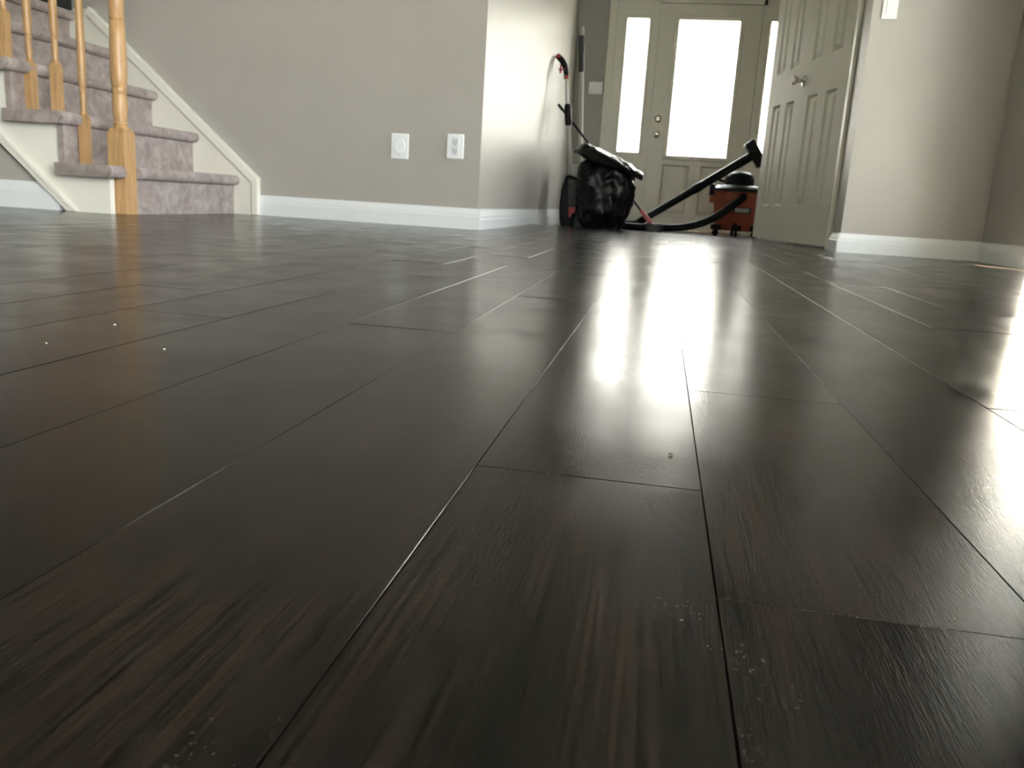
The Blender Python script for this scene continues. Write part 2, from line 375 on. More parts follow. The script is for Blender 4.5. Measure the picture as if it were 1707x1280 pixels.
for (xa, xb, a, b) in near:
    vs_, fs_ = plank_mesh(xb-xa, b-a)
    me = bpy.data.meshes.new('floor_plank'); me.from_pydata(vs_, [], fs_); me.materials.append(M['floor'])
    o = bpy.data.objects.new('floor_plank', me); col.objects.link(o); o.parent = floor
    o.location = Vector(((xa+xb)/2, (a+b)/2, random.uniform(-0.00015, 0.00015))) - Vector((0, 0, -0.05))
    o.rotation_euler = (random.uniform(-0.0004, 0.0004)/max(0.6, b-a), random.uniform(-0.0016, 0.0016), 0)
rm = MB()
for (xa, xb, a, b) in rest:
    vs_, fs_ = plank_mesh(xb-xa, b-a); cx, cy = (xa+xb)/2, (a+b)/2
    rm.add([(x+cx, y+cy, z) for x, y, z in vs_], fs_)
rm.build('floor_planks', 'floor', floor, kind='stuff')
S(MB().prism([(EDGE-0.001, -0.05), (EDGE+0.030, -0.05), (EDGE+0.030, -0.012), (EDGE+0.024, -0.003), (EDGE+0.014, 0.0), (EDGE-0.001, 0.0)], 'x', HX, RX0+0.35).build('trim_1', 'floor', org=(0, EDGE, -0.05)),
  'dark wooden nosing where the hardwood ends at the foyer', 'trim')
ft = S(box('floor_foyer', HX, 1.37, EDGE+0.03, DY+0.14, -0.09, FZ-0.008, 'subfloor', org=(0, 6.6, -0.09)), 'dark tiled foyer floor before the front door', 'floor')
TS = 0.305
for i in range(7):
    for j in range(7):
        x0 = HX+0.002+i*TS; y0 = EDGE+0.034+j*TS
        x1 = min(x0+TS-0.004, 1.25); y1 = min(y0+TS-0.004, DY+0.02)
        if x1-x0 > 0.02 and y1-y0 > 0.02: box('floor_tile', x0, x1, y0, y1, FZ-0.008, FZ, 'tile', ft, bevel=0.0015, bseg=1)

# outside: ground, plus unseen eaves added to cut right sun and front sky
S(MB().box(RX1+0.22, 30, -16, 36, -0.40, -0.25).box(-28, RX1+0.15, DY+0.14, 36, -0.40, -0.25).box(-16, RX1+0.15, -16, BY-0.14, -0.40, -0.25).build('ground', 'concrete', org=(0, 0, -0.4)), 'dull grassy ground outside the house', 'ground')
S(MB().box(RX1+0.22, 2.25, BY-0.8, DY+0.14, 2.46, 2.58).box(LX-0.12, RX1+0.15, DY+0.14, DY+1.6, 2.46, 2.58).build('added_roof_eave', 'eave', org=(2, 0, 2.46)), 'white soffit of an unseen roof overhang added to cut sun and sky', 'eave')

# houses added across the street to dim the low view through the front door
nb = empty('added_house_across', (0.5, 26.0, -0.25), 'row of dull houses added across the street to dim the front door light', 'house', kind='structure')
MB().box(-26, 27, 26.0, 34, -0.25, 7.2).build('house_wall', 'facade', nb)
MB().prism([(25.4, 7.2), (34.6, 7.2), (30, 10.0)], 'x', -26.5, 27.5).build('house_roof', 'facade', nb)
# ---------------------------------------------------------------- glazing
def pane_frame(parent, axis, c, a0, a1, z0, z1, fw, dep, mat, mull=0):
    """rectangular frame in plane axis=c from a0..a1, z0..z1"""
    m = MB()
    def bx(p0, p1, q0, q1):
        if axis == 'y': m.box(p0, p1, c-dep/2, c+dep/2, q0, q1)
        else: m.box(c-dep/2, c+dep/2, p0, p1, q0, q1)
    bx(a0, a0+fw, z0, z1); bx(a1-fw, a1, z0, z1); bx(a0+fw, a1-fw, z0, z0+fw); bx(a0+fw, a1-fw, z1-fw, z1)
    for i in range(mull):
        q = a0 + (a1-a0)*(i+1)/(mull+1); bx(q-fw/2, q+fw/2, z0+fw, z1-fw)
    m.build('window_frame', mat, parent)
    m = MB()
    if axis == 'y': m.box(a0+fw*0.8, a1-fw*0.8, c-0.003, c+0.003, z0+fw*0.8, z1-fw*0.8)
    else: m.box(c-0.003, c+0.003, a0+fw*0.8, a1-fw*0.8, z0+fw*0.8, z1-fw*0.8)
    m.build('pane', 'glass', parent)
pw = empty('window_1', (RX1+0.08, (PY0+PY1)/2, 0), 'narrow glazed garden door off the right edge', 'window', kind='structure')
pane_frame(pw, 'x', RX1+0.12, PY0, PY1, 0.0, PZ, 0.05, 0.05, 'trim', 0)
portal((RX1+0.20, (PY0+PY1)/2, PZ/2), (0, PI/2, 0), PZ, PY1-PY0)
e = empty('window_2', (RX1+0.08, (QY0+QY1)/2, QZ0), 'wide white framed window in the right wall behind the camera', 'window', kind='structure')
pane_frame(e, 'x', RX1+0.08, QY0, QY1, QZ0, PZ, 0.05, 0.06, 'trim', 2)
portal((RX1+0.20, (QY0+QY1)/2, (QZ0+PZ)/2), (0, PI/2, 0), PZ-QZ0, QY1-QY0)

# ---------------------------------------------------------------- front door unit
DX0, DX1, DZ1 = -0.178, 0.672, 1.87
def sidelight(name, gx0, gx1, x0, x1, label):
    e = empty(name, ((x0+x1)/2, DY+0.03, FZ), label, 'window', kind='structure')
    m = MB().box(x0, gx0, DY, DY+0.06, FZ, OZ-0.05).box(gx1, x1, DY, DY+0.06, FZ, OZ-0.05).box(gx0, gx1, DY, DY+0.06, FZ, 0.632).box(gx0, gx1, DY, DY+0.06, 1.743, OZ-0.05)
    m.build('sidelight_panel', 'cream', e)
    m = MB()   # raised bead round the glass
    for a, b, c, d in ((gx0-0.025, gx0, 0.607, 1.768), (gx1, gx1+0.025, 0.607, 1.768), (gx0, gx1, 0.607, 0.632), (gx0, gx1, 1.743, 1.768)): m.box(a, b, DY-0.012, DY+0.001, c, d)
    m.build('glazing_bead', 'cream', e, bevel=0.004)
    MB().box(gx0+0.0, gx1-0.0, DY+0.028, DY+0.034, 0.632, 1.743).build('pane', 'glass', e)
    MB().box((x0+x1)/2-0.075, (x0+x1)/2+0.075, DY-0.006, DY+0.001, 0.14, 0.50).build('lower_panel', 'cream', e, bevel=0.004)
sidelight('window_3', -0.453, -0.264, -0.52, -0.20, 'tall narrow sidelight left of the front door')
sidelight('window_4', 0.752, 0.941, 0.694, 1.01, 'tall narrow sidelight mostly hidden by the folding door')
m = MB()
for a, b in ((OX0, -0.52), (-0.205, DX0-0.003), (DX1+0.003, 0.70), (1.01, OX1)): m.box(a, b, DY-0.004, DY+0.10, FZ, OZ)
m.box(OX0, OX1, DY-0.004, DY+0.10, DZ1+0.004, OZ)
m.box(DX0-0.012, DX0+0.014, DY+0.052, DY+0.10, FZ, DZ1).box(DX1-0.014, DX1+0.012, DY+0.052, DY+0.10, FZ, DZ1).box(DX0, DX1, DY+0.052, DY+0.10, DZ1-0.014, DZ1+0.01)
S(m.build('trim_2', 'cream', org=(0.25, DY, FZ)), 'cream posts and head of the front door frame', 'trim')
m = MB().box(OX0-0.055, OX0+0.012, DY-0.020, DY, FZ, OZ+0.05).box(OX1-0.012, OX1+0.055, DY-0.020, DY, FZ, OZ+0.05).box(OX0+0.012, OX1-0.012, DY-0.020, DY, OZ-0.012, OZ+0.05)
S(m.build('trim_3', 'cream', org=(0.25, DY, FZ), bevel=0.004), 'cream casing round the whole front entrance', 'trim')
d1 = empty('door_1', ((DX0+DX1)/2, DY+0.03, FZ+0.01), 'cream front door with one large bright glass pane', 'door', kind='structure')
gx0, gx1, gz0, gz1 = -0.014, 0.500, 0.618, 1.743
dz0 = FZ+0.012
m = MB().box(DX0, gx0, DY+0.005, DY+0.05, dz0, DZ1).box(gx1, DX1, DY+0.005, DY+0.05, dz0, DZ1).box(gx0, gx1, DY+0.005, DY+0.05, dz0, gz0).box(gx0, gx1, DY+0.005, DY+0.05, gz1, DZ1)
m.build('door_slab', 'cream', d1)
m = MB()
for a, b, c, d in ((gx0-0.032, gx0+0.004, gz0-0.032, gz1+0.032), (gx1-0.004, gx1+0.032, gz0-0.032, gz1+0.032), (gx0+0.004, gx1-0.004, gz0-0.032, gz0+0.004), (gx0+0.004, gx1-0.004, gz1-0.004, gz1+0.032)): m.box(a, b, DY-0.010, DY+0.006, c, d)
m.build('glazing_bead', 'cream', d1, bevel=0.005)
MB().box(gx0, gx1, DY+0.026, DY+0.032, gz0, gz1).build('pane', 'glass', d1)
def raised_panel(parent, x0, x1, z0, z1, yf, mat, name='door_panel', xf=None, rec=0.006, fld=0.028):
    """raised-field panel facing -Y: sticking frame + bevelled field"""
    a = [(x0, yf, z0), (x1, yf, z0), (x1, yf, z1), (x0, yf, z1)]
    def rect(d, y): return [(x0+d, y, z0+d), (x1-d, y, z0+d), (x1-d, y, z1-d), (x0+d, y, z1-d)]
    rings = [a, rect(0.010, yf+rec), rect(0.016, yf+rec), rect(0.016+fld, yf+0.001), rect(0.017+fld, yf+0.001)]
    vs_ = [p for r in rings for p in r]; fs_ = []
    for i in range(len(rings)-1):
        for k in range(4): fs_.append((i*4+k, i*4+(k+1) % 4, (i+1)*4+(k+1) % 4, (i+1)*4+k))
    n = (len(rings)-1)*4; fs_.append((n, n+1, n+2, n+3))
    nb = len(vs_); vs_ += [(x0, yf+0.02, z0), (x1, yf+0.02, z0), (x1, yf+0.02, z1), (x0, yf+0.02, z1)]
    fs_.append((nb+3, nb+2, nb+1, nb)); fs_ += [(k, nb+k, nb+(k+1) % 4, (k+1) % 4) for k in range(4)]
    return MB().add(vs_, fs_).build(name, mat, parent, xf=xf)
for a, b in ((-0.045, 0.195), (0.290, 0.530)):
    raised_panel(d1, a, b, 0.12, 0.545, DY-0.001, 'cream')
for zz, nm in ((0.924, 'deadbolt'), (0.793, 'door_knob')):
    if nm == 'deadbolt':
        MB().lathe([(0.030, 0), (0.030, 0.008), (0.024, 0.014), (0.016, 0.016), (0.016, 0.022)], (-0.117, DY+0.005, zz), 20, (0, -1, 0)).build(nm, 'nickel', d1, smooth=True)
    else:
        MB().lathe([(0.033, 0), (0.033, 0.006), (0.016, 0.010), (0.012, 0.025), (0.020, 0.034), (0.029, 0.046), (0.029, 0.056), (0.018, 0.064)], (-0.117, DY+0.005, zz), 20, (0, -1, 0)).build(nm, 'nickel', d1, smooth=True)
S(box('trim_4', DX0-0.02, DX1+0.02, DY-0.05, DY+0.10, FZ, FZ+0.012, 'nickel', bevel=0.003), 'metal sill strip under the front door', 'trim')
portal((0.25, DY+0.12, 1.18), (-PI/2, 0, 0), 1.5, 1.2)

# ---------------------------------------------------------------- folding closet door (two leaves)
fd = empty('door_2', (RX0, 4.62, 0.008), 'off white panelled folding door standing ajar with a nickel knob', 'door', kind='structure')
def leaf(p0, p1, z0, z1, th=0.034):
    """leaf from p0 (hinge side, near) to p1 (far); front faces the hall"""
    p0 = Vector((*p0, 0)); p1 = Vector((*p1, 0)); wd = (p1-p0).length
    ex = (p0-p1).normalized()             # local +x runs from far edge to near edge, front is local -y
    ez = Vector((0, 0, 1)); ey = ez.cross(ex)
    xf = Matrix((ex, ey, ez)).transposed().to_4x4(); xf.translation = p1
    st = 0.105*wd/0.57; mid = 0.10*wd/0.57
    px = [(st, wd/2-mid/2), (wd/2+mid/2, wd-st)]
    rows = [(0.215, 0.815), (1.00, 1.62), (1.72, 1.92)]
    m = MB()
    m.box(0, st, 0, th, z0, z1).box(wd-st, wd, 0, th, z0, z1).box(px[0][1], px[1][0], 0, th, z0, z1)
    zr = [(z0, rows[0][0]), (rows[0][1], rows[1][0]), (rows[1][1], rows[2][0]), (rows[2][1], z1)]
    for a, b in px:
        for c, d in zr: m.box(a, b, 0, th, c, d)
    lo = m.build('door_leaf', 'doorpaint', fd, xf=xf)
    for a, b in px:
        for c, d in rows: raised_panel(lo, a, b, c, d, 0.0, 'doorpaint', xf=xf, rec=0.013, fld=0.022)
    return lo, xf, wd
LA = ((RX0-0.012, 4.625), (0.707, 5.185))
LB = ((0.712, 5.200), (0.592, 5.720))
l2, xf2, w2 = leaf(*LA, 0.012, 2.03)
l1, xf1, w1 = leaf(*LB, 0.012, 2.03)
kx = Vector((0.030, 0.0, 0.905)); kp = xf2 @ kx; ka = (xf2.to_3x3() @ Vector((0, -1, 0)))
MB().lathe([(0.030, 0), (0.031, 0.004), (0.026, 0.008), (0.011, 0.012), (0.010, 0.028), (0.018, 0.040), (0.026, 0.055), (0.027, 0.064), (0.020, 0.070)], kp, 24, ka).build('door_knob', 'nickel', fd, smooth=True)
for zz in (0.16, 1.0, 1.82):
    MB().tube([(RX0-0.016, 4.612, zz), (RX0-0.016, 4.612, zz+0.075)], 0.007, 8).box(RX0-0.013, RX0-0.009, 4.56, 4.612, zz, zz+0.075).build('hinge', 'doorpaint', fd)
m = MB().box(RX0-0.016, RX0, 4.535, 4.598, 0.0, 2.12).box(RX0-0.016, RX0, 4.598, 5.72, 2.045, 2.12)
S(m.build('trim_5', 'cream', org=(RX0, 4.55, 0), bevel=0.004), 'slim off white casing beside the folding door hinge', 'trim')

# ---------------------------------------------------------------- staircase
NT = 5; RUN = 0.219; NX = -2.10; TOPS = [0.189, 0.384, 0.576, 0.764, 0.940]
TY0, TY1 = 3.018, WL-0.028
st = empty('staircase', (-2.5, 3.55, 0), 'carpeted staircase with white stringers rising to the left', 'staircase', kind='structure')
st['kind'] = 'structure'
def rounded_tread(nose, back, top, th=0.048):
    prof = [(back, top-th), (nose-th*0.45, top-th)]
    for k in range(0, 7):
        an = -PI/2 + PI*k/6; prof.append((nose-th*0.5+math.cos(an)*th*0.5, top-th/2+math.sin(an)*th/2))
    prof += [(back, top)]
    return prof
NEWEL = (-2.160, 3.145)
for i in range(NT):
    nose = NX - i*RUN; top = TOPS[i]; back = nose - RUN - (0.05 if i < NT-1 else 1.5)
    zb = 0.0 if i == 0 else TOPS[i-1]-0.005
    if i == 0:
        m = MB().prism(rounded_tread(nose, back, top), 'y', NEWEL[1]+0.038, TY1)
        m.build('stair_tread', 'carpet', st, smooth=True)
        m = MB().prism(rounded_tread(nose-0.015, back, top), 'y', TY0, NEWEL[1]-0.038)
        m.build('tread_return', 'carpet', st, bevel=0.011, bseg=3, smooth=True)
        MB().prism(rounded_tread(NEWEL[0]-0.038, back, top), 'y', NEWEL[1]-0.038, NEWEL[1]+0.038).build('tread_return', 'carpet', st)
    else:
        m = MB().prism(rounded_tread(nose, back, top), 'y', TY0 if i < 4 else TY0, TY1)
        m.build('stair_tread', 'carpet', st, bevel=0.008, bseg=2, smooth=True)
    y0 = NEWEL[1]+0.038 if i == 0 else SY+0.001
    box('stair_riser', nose-0.060, nose-0.034, y0 if i == 0 else SY-0.010, TY1, zb, top-0.046, 'carpet', st)
# near stringer: follows the steps on top, diagonal below
slope = TOPS[1]-TOPS[0]; sl = slope/RUN
prof = [(-2.166, 0.0), (-2.166, TOPS[0]-0.045)]
for i in range(1, NT):
    x = NX - i*RUN - 0.036
    prof += [(x, TOPS[i-1]-0.045), (x, TOPS[i]-0.045)]
xe = NX - (NT-1)*RUN - 0.25
prof += [(xe, TOPS[-1]-0.045), (xe, (-xe-2.355)*sl), (-2.355, 0.0)]
MB().prism(prof, 'y', SY, SY+0.028).build('stringer', 'cream', st)
ang = math.atan(sl)
tx, tz = -math.cos(ang), math.sin(ang); nx_, nz_ = math.sin(ang), math.cos(ang)
def along(d, o): return (-2.358 + tx*d + nx_*o, tz*d + nz_*o)
for a, b, yy in ((0.0, 0.030, 0.010), (0.020, 0.036, 0.016)):
    pr = [along(0.0, a), along(0.9, a), along(0.9, b), along(0.0, b)]
    # cut level at the floor
    pr[0] = (pr[0][0]-0.0, max(0.0005, pr[0][1])); z_ = pr[3][1]; pr[3] = (pr[3][0] + z_/math.tan(ang), 0.0005)
    pr[0] = (pr[0][0] + (along(0, a)[1])/math.tan(ang), 0.0005)
    MB().prism(pr, 'y', SY-yy, SY+0.002).build('stringer_trim', 'cream', st, bevel=0.003)
# far skirt board on the wall
SK = WL - 0.022
sx0 = -2.012
# upper edge from (-2.012,.182) to (-2.905,.955)
MB().prism([(sx0, 0.0), (sx0, 0.178), (-2.905, 0.952), (-3.5, 0.952), (-3.5, 0.80), (-2.95, 0.80), (-2.2, 0.0)], 'y', SK-0.006, WL-0.001).build('skirt_board', 'cream', st)
a2 = math.atan2(0.952-0.178, 2.905-2.012); cx_, cz_ = math.sin(a2)*0.040, math.cos(a2)*0.040
MB().prism([(sx0+0.010, 0.182), (-2.895, 0.962), (-2.895-cx_*0.9, 0.962-cz_*1.15), (sx0-0.016, 0.182-0.030)], 'y', SK-0.020, WL-0.001).build('skirt_cap', 'cream', st, bevel=0.005)
MB().prism([(sx0+0.010, 0.0), (sx0+0.010, 0.182), (sx0-0.022, 0.160), (sx0-0.022, 0.0)], 'y', SK-0.020, WL-0.001).build('skirt_cap', 'cream', st, bevel=0.005)
props(box('landing_strip', -3.05, -2.99, TY0+0.03, TY1-0.001, TOPS[-1], TOPS[-1]+0.050, 'blackstrip', bevel=0.004), 'black strip along the top carpeted step', 'strip')  # plain narrow black bar across the front of the top step

# railing
rl = empty('stair_railing', (NEWEL[0], NEWEL[1], 0), 'honey oak stair railing with turned newel post and balusters', 'railing')
nx, ny = NEWEL; NH = 0.037
m = MB().box(nx-NH, nx+NH, ny-NH, ny+NH, 0, 0.320)
# chamfered shoulder
m.add([(nx-NH, ny-NH, 0.320), (nx+NH, ny-NH, 0.320), (nx+NH, ny+NH, 0.320), (nx-NH, ny+NH, 0.320),
       (nx-0.024, ny-0.024, 0.340), (nx+0.024, ny-0.024, 0.340), (nx+0.024, ny+0.024, 0.340), (nx-0.024, ny+0.024, 0.340)],
      [(0, 1, 5, 4), (1, 2, 6, 5), (2, 3, 7, 6), (3, 0, 4, 7), (4, 5, 6, 7)])
np_ = m.build('newel_post', 'oak', rl, bevel=0.002)
MB().lathe([(q*0.83, zz_) for q, zz_ in [(0.034, 0.328), (0.036, 0.336), (0.033, 0.344), (0.030, 0.347), (0.0335, 0.352), (0.0335, 0.358), (0.029, 0.362), (0.030, 0.380), (0.0345, 0.400), (0.036, 0.425), (0.0345, 0.450),
            (0.031, 0.462), (0.031, 0.465), (0.0345, 0.469), (0.0345, 0.488), (0.031, 0.491), (0.031, 0.495), (0.0345, 0.500), (0.037, 0.53), (0.0372, 0.60), (0.0355, 0.68), (0.0335, 0.735), (0.030, 0.740), (0.0345, 0.745), (0.0345, 0.752), (0.032, 0.757),
            (0.0335, 0.80), (0.034, 0.90), (0.034, 0.94)]], (nx, ny, 0), 28).build('newel_turning', 'oak', np_, smooth=True)
MB().box(nx-NH, nx+NH, ny-NH, ny+NH, 0.94, 1.15).build('newel_cap', 'oak', np_, bevel=0.004)
BYY = 3.150
bal = [(-2.325, 0), (-2.440, 1), (-2.556, 1), (-2.662, 2)]
rail_z = lambda x: 0.98 + (nx - x)*sl
for x, s_ in bal:
    z = TOPS[s_]; h2 = 0.0172
    b_ = MB().box(x-h2, x+h2, BYY-h2, BYY+h2, z-0.002, z+0.180)
    b_.add([(x-h2, BYY-h2, z+0.18), (x+h2, BYY-h2, z+0.18), (x+h2, BYY+h2, z+0.18), (x-h2, BYY+h2, z+0.18), (x-0.013, BYY-0.013, z+0.192), (x+0.013, BYY-0.013, z+0.192), (x+0.013, BYY+0.013, z+0.192), (x-0.013, BYY+0.013, z+0.192)],
           [(0, 1, 5, 4), (1, 2, 6, 5), (2, 3, 7, 6), (3, 0, 4, 7), (4, 5, 6, 7)])
    bo = b_.build('baluster', 'oak', rl, bevel=0.0012)
    zt = rail_z(x)
    pr = [(0.0135, z+0.188), (0.0165, z+0.195), (0.012, z+0.203), (0.0115, z+0.208), (0.0135, z+0.225), (0.0145, z+0.245), (0.0125, z+0.27), (0.0115, z+0.276), (0.0155, z+0.282), (0.0155, z+0.288), (0.0120, z+0.294), (0.0155, z+0.303), (0.0170, z+0.34),
          (0.0170, z+0.45), (0.0145, zt-0.12), (0.013, zt)]
    pr = [(q*0.9, zz_) for q, zz_ in pr]
    MB().lathe(pr, (x, BYY, 0), 18).build('baluster_turning', 'oak', bo, smooth=True)
pr = [(-0.03, -0.02), (0.03, -0.02), (0.032, 0.01), (0.022, 0.032), (0, 0.04), (-0.022, 0.032), (-0.032, 0.01)]
m = MB(); n = len(pr); vs_ = []
for x in (nx-0.04, -3.05):
    for (u, w_) in pr: vs_.append((x, BYY+u, rail_z(x)+0.02+w_))
m.add(vs_, [tuple(range(n)), tuple(range(n, 2*n))] + [(i, (i+1) % n, n+(i+1) % n, n+i) for i in range(n)])
m.build('handrail', 'oak', rl)

# ---------------------------------------------------------------- wall plates
def plate(name, x0, x1, z0, z1, yw, label, cat):
    e = empty(name, ((x0+x1)/2, yw, z0), label, cat)
    MB().box(x0, x1, yw-0.008, yw, z0, z1).build('cover_plate', 'plate', e, bevel=0.004)
    return e
p1 = plate('cable_plate', -1.323, -1.236, 0.312, 0.432, WL, 'white wall plate with an oval insert, nearer the stairs', 'wall plate')
MB().lathe([(0.029, 0), (0.029, 0.0035), (0.026, 0.005)], (-1.280, WL-0.0075, 0.372), 24, (0, -1, 0), sx=1.0, sy=1.25).build('oval_insert', 'plate', p1, smooth=False)
MB().lathe([(0.031, 0), (0.031, 0.0015)], (-1.280, WL-0.0077, 0.372), 24, (0, -1, 0), sx=1.0, sy=1.25).build('insert_rim', 'socket', p1)
for zz in (0.326, 0.418): MB().lathe([(0.0035, 0), (0.0035, 0.0012)], (-1.280, WL-0.008, zz), 10, (0, -1, 0)).build('screw', 'socket', p1)
p2 = plate('wall_outlet', -1.046, -0.963, 0.328, 0.443, WL, 'white electrical outlet beside the hall corner', 'outlet')
MB().box(-1.023, -0.986, WL-0.0105, WL-0.006, 0.345, 0.426).build('socket_face', 'socket', p2, bevel=0.002)
for zz in (0.365, 0.405):
    MB().box(-1.013, -1.010, WL-0.0112, WL-0.010, zz-0.005, zz+0.007).box(-1.000, -0.997, WL-0.0112, WL-0.010, zz-0.004, zz+0.006).build('socket_slot', 'slot', p2)
    MB().lathe([(0.003, 0), (0.003, 0.0007)], (-1.005, WL-0.0105, zz-0.011), 10, (0, -1, 0)).build('socket_slot', 'slot', p2)
p3 = plate('light_switch', 0.901, 0.968, 1.064, 1.184, RY, 'white light switch high on the grey wall at right', 'switch')
MB().box(0.918, 0.951, RY-0.011, RY-0.007, 1.090, 1.158).build('rocker', 'plate', p3, bevel=0.002)
MB().box(0.9155, 0.9535, RY-0.0085, RY-0.0078, 1.0875, 1.1605).build('rocker_rim', 'socket', p3)
p4 = plate('double_switch', -0.744, -0.624, 1.108, 1.211, DY, 'square double switch plate beside the left sidelight', 'switch')
for x in (-0.712, -0.656): MB().box(x-0.016, x+0.016, DY-0.011, DY-0.007, 1.128, 1.191).build('rocker', 'plate', p4, bevel=0.002)

# ---------------------------------------------------------------- shop vacuum
VX, VY = 0.580, 7.06
sv = empty('shop_vacuum', (VX, VY, FZ), 'orange and black shop vacuum with hose and wand by the front door', 'vacuum')
MB().lathe([(0.150, 0.02), (0.158, 0.022), (0.166, 0.05), (0.188, 0.305), (0.196, 0.312), (0.196, 0.325)], (VX, VY, 0), 40).build('tank', 'orange', sv, smooth=True)
MB().lathe([(0.200, 0.320), (0.208, 0.325), (0.208, 0.343), (0.200, 0.350), (0.165, 0.372), (0.120, 0.376)], (VX, VY, 0), 40).build('tank_lid', 'black_plastic', sv, smooth=True)
hd = MB().lathe([(0.112, 0.372), (0.116, 0.385), (0.114, 0.430), (0.100, 0.458), (0.070, 0.476), (0.030, 0.484)], (VX, VY, 0), 36).build('motor_head', 'black_plastic', sv, smooth=True)
MB().tube([(VX-0.11, VY, 0.40), (VX-0.155, VY, 0.41), (VX-0.165, VY, 0.445), (VX-0.10, VY, 0.462)], 0.012, 10).build('carry_handle', 'black_plastic', sv, smooth=True)
for sgn in (-1, 1):
    MB().box(VX+sgn*0.205-0.020, VX+sgn*0.205+0.020, VY-0.045, VY+0.045, 0.285, 0.375).build('latch', 'black_plastic', sv, bevel=0.005)
    MB().box(VX+sgn*0.195-0.022, VX+sgn*0.195+0.022, VY-0.05, VY+0.05, 0.232, 0.290).build('tank_handle', 'orange', sv, bevel=0.008)
MB().box(VX-0.10, VX-0.02, VY-0.185, VY-0.168, 0.245, 0.315).build('inlet_collar', 'orange', sv, bevel=0.01)
# badge with lettering
bx0, bz0 = VX+0.030, 0.180
bd = MB().box(bx0-0.068, bx0+0.068, VY-0.187, VY-0.170, bz0-0.024, bz0+0.024).build('badge', 'badge', sv, bevel=0.004)
fc = bpy.data.curves.new('badge_text', 'FONT'); fc.body = 'RIDGID'; fc.size = 0.040; fc.align_x = 'CENTER'; fc.align_y = 'CENTER'; fc.extrude = 0.0008; fc.offset = 0.0012
to = bpy.data.objects.new('badge_text_tmp', fc); col.objects.link(to)
bpy.context.view_layer.update()
tm = bpy.data.meshes.new_from_object(to.evaluated_get(bpy.context.evaluated_depsgraph_get()))
bpy.data.objects.remove(to)
tm.name = 'badge_lettering'; tm.materials.clear(); tm.materials.append(M['lettering'])
tl = bpy.data.objects.new('badge_lettering', tm); col.objects.link(tl); tl.parent = bd
tl.location = Vector((bx0, VY-0.1885, bz0)) - ORG[bd]; tl.rotation_euler = (PI/2, 0, 0); tl.scale = (0.80, 1, 1)
MB().lathe([(0.018, 0), (0.018, 0.012), (0.013, 0.016), (0.013, 0.026)], (VX-0.01, VY-0.160, 0.062), 16, (0, -1, 0)).build('drain_cap', 'black_plastic', sv, smooth=True)
for an in (215, 270, 325, 90):
    a_ = math.radians(an); cx, cy = VX+math.cos(a_)*0.185, VY+math.sin(a_)*0.185
    if an == 270: cx, cy = VX, VY-0.178
    ft_ = MB().box(cx-0.040, cx+0.040, cy-0.035, cy+0.035, 0.020, 0.066).build('caster_foot', 'black_plastic', sv, bevel=0.010)
    MB().lathe([(0.024, -0.011), (0.027, -0.008), (0.027, 0.008), (0.024, 0.011)], (cx, cy, FZ+0.027), 18, (math.sin(a_), -math.cos(a_), 0)).tube([(cx, cy, FZ+0.03), (cx, cy, 0.03)], 0.008, 8).build('caster', 'black_plastic', ft_, smooth=True)
def bez(pts, n):
    """Catmull-Rom through the points"""
    P = [Vector(p) for p in pts]; P = [2*P[0]-P[1]] + P + [2*P[-1]-P[-2]]; out = []
    for i in range(1, len(P)-2):
        for k in range(n):
            t_ = k/n; a, b, c, d = P[i-1], P[i], P[i+1], P[i+2]
            out.append(0.5*((2*b) + (c-a)*t_ + (2*a-5*b+4*c-d)*t_*t_ + (3*b-a-3*c+d)*t_**3))
    out.append(P[-2]); return out
hp = bez([(VX+0.03, VY-0.17, 0.290), (VX+0.010, VY-0.215, 0.268), (0.510, 6.80, 0.200), (0.420, 6.74, 0.128), (0.290, 6.70, 0.062), (0.140, 6.68, 0.022), (-0.03, 6.66, 0.010), (-0.20, 6.64, 0.006), (-0.30, 6.66, 0.010), (-0.28, 6.74, 0.020), (-0.19, 6.77, 0.032)], 24)
MB().tube(hp, [0.0285 + (0.0025 if i % 2 else 0) for i in range(len(hp))], 14).build('hose', 'hose', sv, smooth=True)
wa, wb = Vector((-0.20, 6.77, 0.026)), Vector((0.628, 6.80, 0.590)); wdir = (wb-wa).normalized(); wl = (wb-wa).length
wd_ = MB().tube([wa, wa+wdir*0.10, wa+wdir*0.11, wa+wdir*wl*0.50, wa+wdir*(wl*0.50+0.01), wa+wdir*(wl*0.57), wa+wdir*(wl*0.575), wb], [0.030, 0.030, 0.027, 0.029, 0.034, 0.034, 0.031, 0.034], 16).build('wand', 'black_plastic', sv, smooth=True)
# floor nozzle across the wand tip
zz = wdir; xx = Vector((0, 1, 0)); yy_ = zz.cross(xx).normalized()      # yy_: across, in the picture plane
nm_ = Matrix((xx, yy_, zz)).transposed().to_4x4(); nm_.translation = wb
MB().box(-0.055, 0.055, -0.105, 0.105, -0.010, 0.070).build('floor_nozzle', 'black_plastic', sv, bevel=0.012, xf=nm_)

